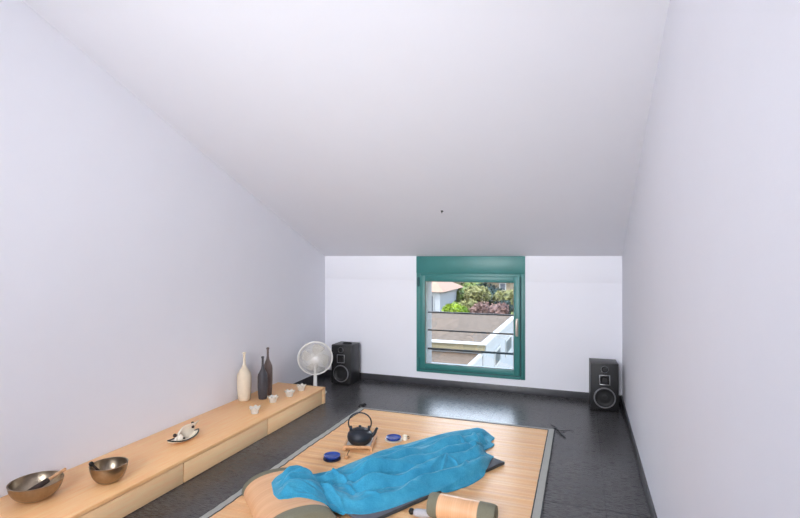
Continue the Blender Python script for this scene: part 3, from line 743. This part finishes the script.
# ------------------------------------------------------------------ towel
def towel():
    # support height of things under the towel
    fx, fy = bol.location.x, bol.location.y; ca, sa = math.cos(rzb), math.sin(rzb)
    def support(x, y):
        dx, dy = x-fx, y-fy
        lx = dx*ca+dy*sa; ly = -dx*sa+dy*ca
        q = np.clip(np.abs(lx)/.19, 0, 1)
        zb = .010+.105*np.clip(1-q**2.2, 0, 1)**(1/2.2)
        e = np.clip((lx-.185)/.12, 0, 1)       # cloth tent coming off the bolster
        zt = .010+.075*np.exp(-np.clip(lx-.13, 0, 9)/.06)
        zb = np.where(np.abs(lx) < .19, zb, 0)
        zb = np.where(lx > .0, np.maximum(zb, zt*(lx < .6)), zb)
        mx = (x-P0.x)*.48+(y-P0.y)*.877; my = (x-P0.x)*-.877+(y-P0.y)*.48
        zm = np.where((mx < .01) & (mx > -1.18) & (my > -.01) & (my < .51), MT+.022, .013)
        return np.maximum(zb, zm)
    # control pairs (lower px, z, upper px, z)
    ctl = [((273.5, 492), .12, (271.5, 482), .12), ((277, 495), .125, (275, 477), .125), ((285, 496.5), .125, (285, 473.5), .125), ((300, 495), .125, (302, 468), .12),
           ((316, 496.5), .12, (312, 466.5), .10), ((324, 501), .09, (321, 468), .06), ((333, 508.5), .05, (331, 468), .04), ((345, 513), .035, (345, 463.5), .03), ((362, 514.5), .035, (360, 457.5), .03),
           ((382, 511), .035, (376, 451.5), .03), ((410, 501.5), .035, (402, 443.5), .03), ((440, 490.5), .035, (432, 435), .03), ((458, 485), .04, (450, 430.5), .03),
           ((474, 478.5), .04, (468, 427.5), .035), ((485, 469.5), .045, (480, 427), .04), ((490, 461), .045, (487.5, 429), .04), ((491.5, 456), .05, (492.5, 433), .04)]
    lo = np.array([at(*l, z)[:] for l, z, _, _ in ctl]); up = np.array([at(*u, z)[:] for _, _, u, z in ctl])
    def resample(P, n):
        mid = (lo+up)/2; d = np.r_[0, np.cumsum(np.linalg.norm(np.diff(mid[:, :2], axis=0), axis=1))]
        s = np.linspace(0, d[-1], n)
        # smooth interpolation (catmull-like through cubic hermite)
        out = np.zeros((n, 2))
        for c in range(2):
            m = np.gradient(P[:, c], d)
            i = np.clip(np.searchsorted(d, s)-1, 0, len(d)-2); h = d[i+1]-d[i]; t = (s-d[i])/h
            out[:, c] = (2*t**3-3*t**2+1)*P[i, c]+(t**3-2*t**2+t)*h*m[i]+(-2*t**3+3*t**2)*P[i+1, c]+(t**3-t**2)*h*m[i+1]
        return out
    NS, NT = 420, 190
    A = resample(lo, NS); B = resample(up, NS)
    T = np.linspace(0, 1, NT)[None, :]
    X = A[:, 0:1]*(1-T)+B[:, 0:1]*T; Y = A[:, 1:2]*(1-T)+B[:, 1:2]*T
    Sx = np.linspace(0, 1, NS)[:, None]*np.ones_like(T)
    # notch in the far end between the two lobes
    endv = np.array([.80, .60]); endv = (B[-1]+A[-1]-B[-40]-A[-40]); endv /= np.linalg.norm(endv)
    tt = T*np.ones_like(Sx); sh = -.10*np.exp(-((tt-.38)/.10)**2)+.02*np.sin(tt*23)
    wgt = np.clip((Sx-.86)/.14, 0, 1)**1.6
    X = X+sh*wgt*endv[0]; Y = Y+sh*wgt*endv[1]
    edge = np.minimum(np.minimum(tt, 1-tt)*9, np.minimum(Sx, 1-Sx)*16); edge = np.clip(edge, 0, 1); edge = edge*edge*(3-2*edge)
    Z = support(X, Y)
    # soften support steps
    for _ in range(6):
        Zp = np.pad(Z, 1, mode='edge'); Z = (Zp[1:-1, :-2]+Zp[1:-1, 2:]+Zp[:-2, 1:-1]+Zp[2:, 1:-1]+Z*2)/6
    Z = np.maximum(Z, support(X, Y))+.006
    F = np.zeros_like(Z)
    def ridge(pts, amp, sig, z=.07, asym=0):
        P = np.array([at(u, v, z)[:2] for u, v in pts])
        best = np.full(X.shape, 9.); sgn = np.ones(X.shape); fall = np.ones(X.shape)
        L = np.r_[0, np.cumsum(np.linalg.norm(np.diff(P, axis=0), axis=1))]
        for i in range(len(P)-1):
            d = P[i+1]-P[i]; l2 = d@d
            k = np.clip(((X-P[i, 0])*d[0]+(Y-P[i, 1])*d[1])/l2, 0, 1)
            qx = X-(P[i, 0]+k*d[0]); qy = Y-(P[i, 1]+k*d[1]); dist = np.hypot(qx, qy)
            m = dist < best; best = np.where(m, dist, best)
            sgn = np.where(m, np.sign(d[0]*qy-d[1]*qx), sgn)
            pos = (L[i]+k*math.sqrt(l2))/L[-1]; fall = np.where(m, np.clip(np.minimum(pos, 1-pos)*5+.25, 0, 1), fall)
        s = sig*np.where(sgn > 0, 1+asym, 1-asym)
        return amp*fall*np.exp(-(best/s)**1.5)
    # broad folds
    R = [
        ([(356, 481), (368, 475), (395, 469), (425, 464), (450, 452), (468, 449)], .040, .026, .07, .45),
        ([(352, 489), (375, 484), (402, 479), (430, 471), (446, 461), (462, 457)], .032, .020, .07, .3),
        ([(362, 499), (385, 494), (410, 486), (436, 480), (462, 473)], .018, .022, .06, .3),
        ([(330, 484), (345, 490), (360, 498), (380, 502), (405, 495), (430, 489)], .030, .017, .05, .2),
        ([(322, 470), (335, 474), (346, 479), (353, 485)], .040, .020, .08, .3),
        ([(350, 466), (380, 460), (410, 452), (432, 444), (452, 438), (470, 434)], .022, .034, .05, .2),
        ([(380, 455), (405, 448), (430, 440), (450, 433)], .012, .016, .05, .2),
        ([(470, 434), (478, 440), (488, 447)], .030, .013, .06, 0),
        ([(470, 433), (480, 436), (491, 441)], .022, .010, .06, 0),
        ([(468, 432), (478, 431), (490, 434)], .020, .010, .06, 0),
        ([(440, 474), (447, 463), (456, 464), (466, 469)], .022, .011, .06, 0),
        ([(463, 472), (470, 463), (480, 457), (489, 455)], .032, .016, .06, .2),
        ([(452, 459), (462, 454), (474, 451)], .026, .012, .06, 0),
        ([(274, 489), (295, 489), (312, 489), (322, 493), (331, 501)], .020, .016, .15, .2),
        ([(283, 476), (297, 472), (311, 468.5), (320, 472)], .028, .020, .15, .3),
        ([(288, 483), (305, 480), (325, 480), (338, 484)], .022, .012, .13, .2),
        ([(318, 488), (330, 490), (340, 497), (345, 506)], .020, .012, .08, .2),
        ([(400, 497), (412, 490), (440, 487), (458, 482)], .012, .010, .05, 0),
    ]
    for pts, amp, sig, z, asy in R: F = F+ridge(pts, amp*1.05, sig*.66, z, asy)
    # narrow creases (valleys)
    for pts, amp, sig in (([(352, 486), (362, 481), (385, 478), (405, 474), (432, 466)], -.026, .011), ([(350, 493), (372, 489), (402, 482), (430, 475)], -.018, .010),
                          ([(278, 484), (290, 477), (302, 474)], -.022, .012), ([(300, 484), (318, 485), (326, 483)], -.016, .009), ([(458, 440), (468, 446), (480, 449)], -.014, .014)):
        F = F+ridge(pts, amp*1.2, sig*.9, .07 if pts[0][0] > 310 else .14)
    # long rounded pleats with sharp valleys between them, running the length of the towel
    wob = np.array([[noise.noise(Vector((i/NS*3.2, j/NT*1.6, 9))) for j in range(NT)] for i in range(NS)])
    mod = np.array([[noise.noise(Vector((i/NS*7, j/NT*3, 21))) for j in range(NT)] for i in range(NS)])
    tq = np.clip(tt+.085*wob+.03*np.sin(Sx*9+1)+.06*(Sx-.6)*(.5-tt), 0, 1)
    ph = np.interp(tq, [0, .22, .42, .56, .74, 1], [0, 1, 2, 3, 4, 5])
    am = np.interp(tq, [0, .10, .25, .40, .52, .67, .88, 1], [.030, .040, .052, .058, .066, .050, .026, .016])
    env = np.clip((Sx-.24)/.10, 0, 1)*np.clip((1.02-Sx)/.10, 0, 1)
    F = F*.55 + env*am*np.abs(np.sin(PI*ph))**1.5*(1+.8*mod)
    env2 = np.clip(Sx/.04, 0, 1)*np.clip((.30-Sx)/.08, 0, 1)
    F = F + env2*.045*np.abs(np.sin(PI*(tq*2.6+.3*wob)))**1.4
    nz = np.array([[noise.noise(Vector((i/NS*9, j/NT*5, 0)))*.010+noise.noise(Vector((i/NS*22, j/NT*18, 3)))*.005+noise.noise(Vector((i/NS*70, j/NT*34, 3)))*.0016 for j in range(NT)] for i in range(NS)])
    Z = Z+np.maximum((F+nz+.010)*edge, 0)
    b = nb(); V = [[b.verts.new((X[i, j], Y[i, j], Z[i, j])) for j in range(NT)] for i in range(NS)]
    for i in range(NS-1):
        for j in range(NT-1): b.faces.new((V[i][j], V[i+1][j], V[i+1][j+1], V[i][j+1]))
    # turned-down hem all round so the cloth edge has body
    ring = [V[i][0] for i in range(NS)]+[V[-1][j] for j in range(1, NT)]+[V[i][-1] for i in range(NS-2, -1, -1)]+[V[0][j] for j in range(NT-2, 0, -1)]
    cen = Vector((float(X.mean()), float(Y.mean()), 0))
    low = [b.verts.new((v.co.x, v.co.y, v.co.z-.008)) for v in ring]
    for k in range(len(ring)):
        j = (k+1) % len(ring); b.faces.new((ring[k], low[k], low[j], ring[j]))
    o = obj('towel', b, M_towel, None, 180)
    return tag(o, 'rumpled turquoise blue towel draped over grey mat and bolster', 'towel')
towel()
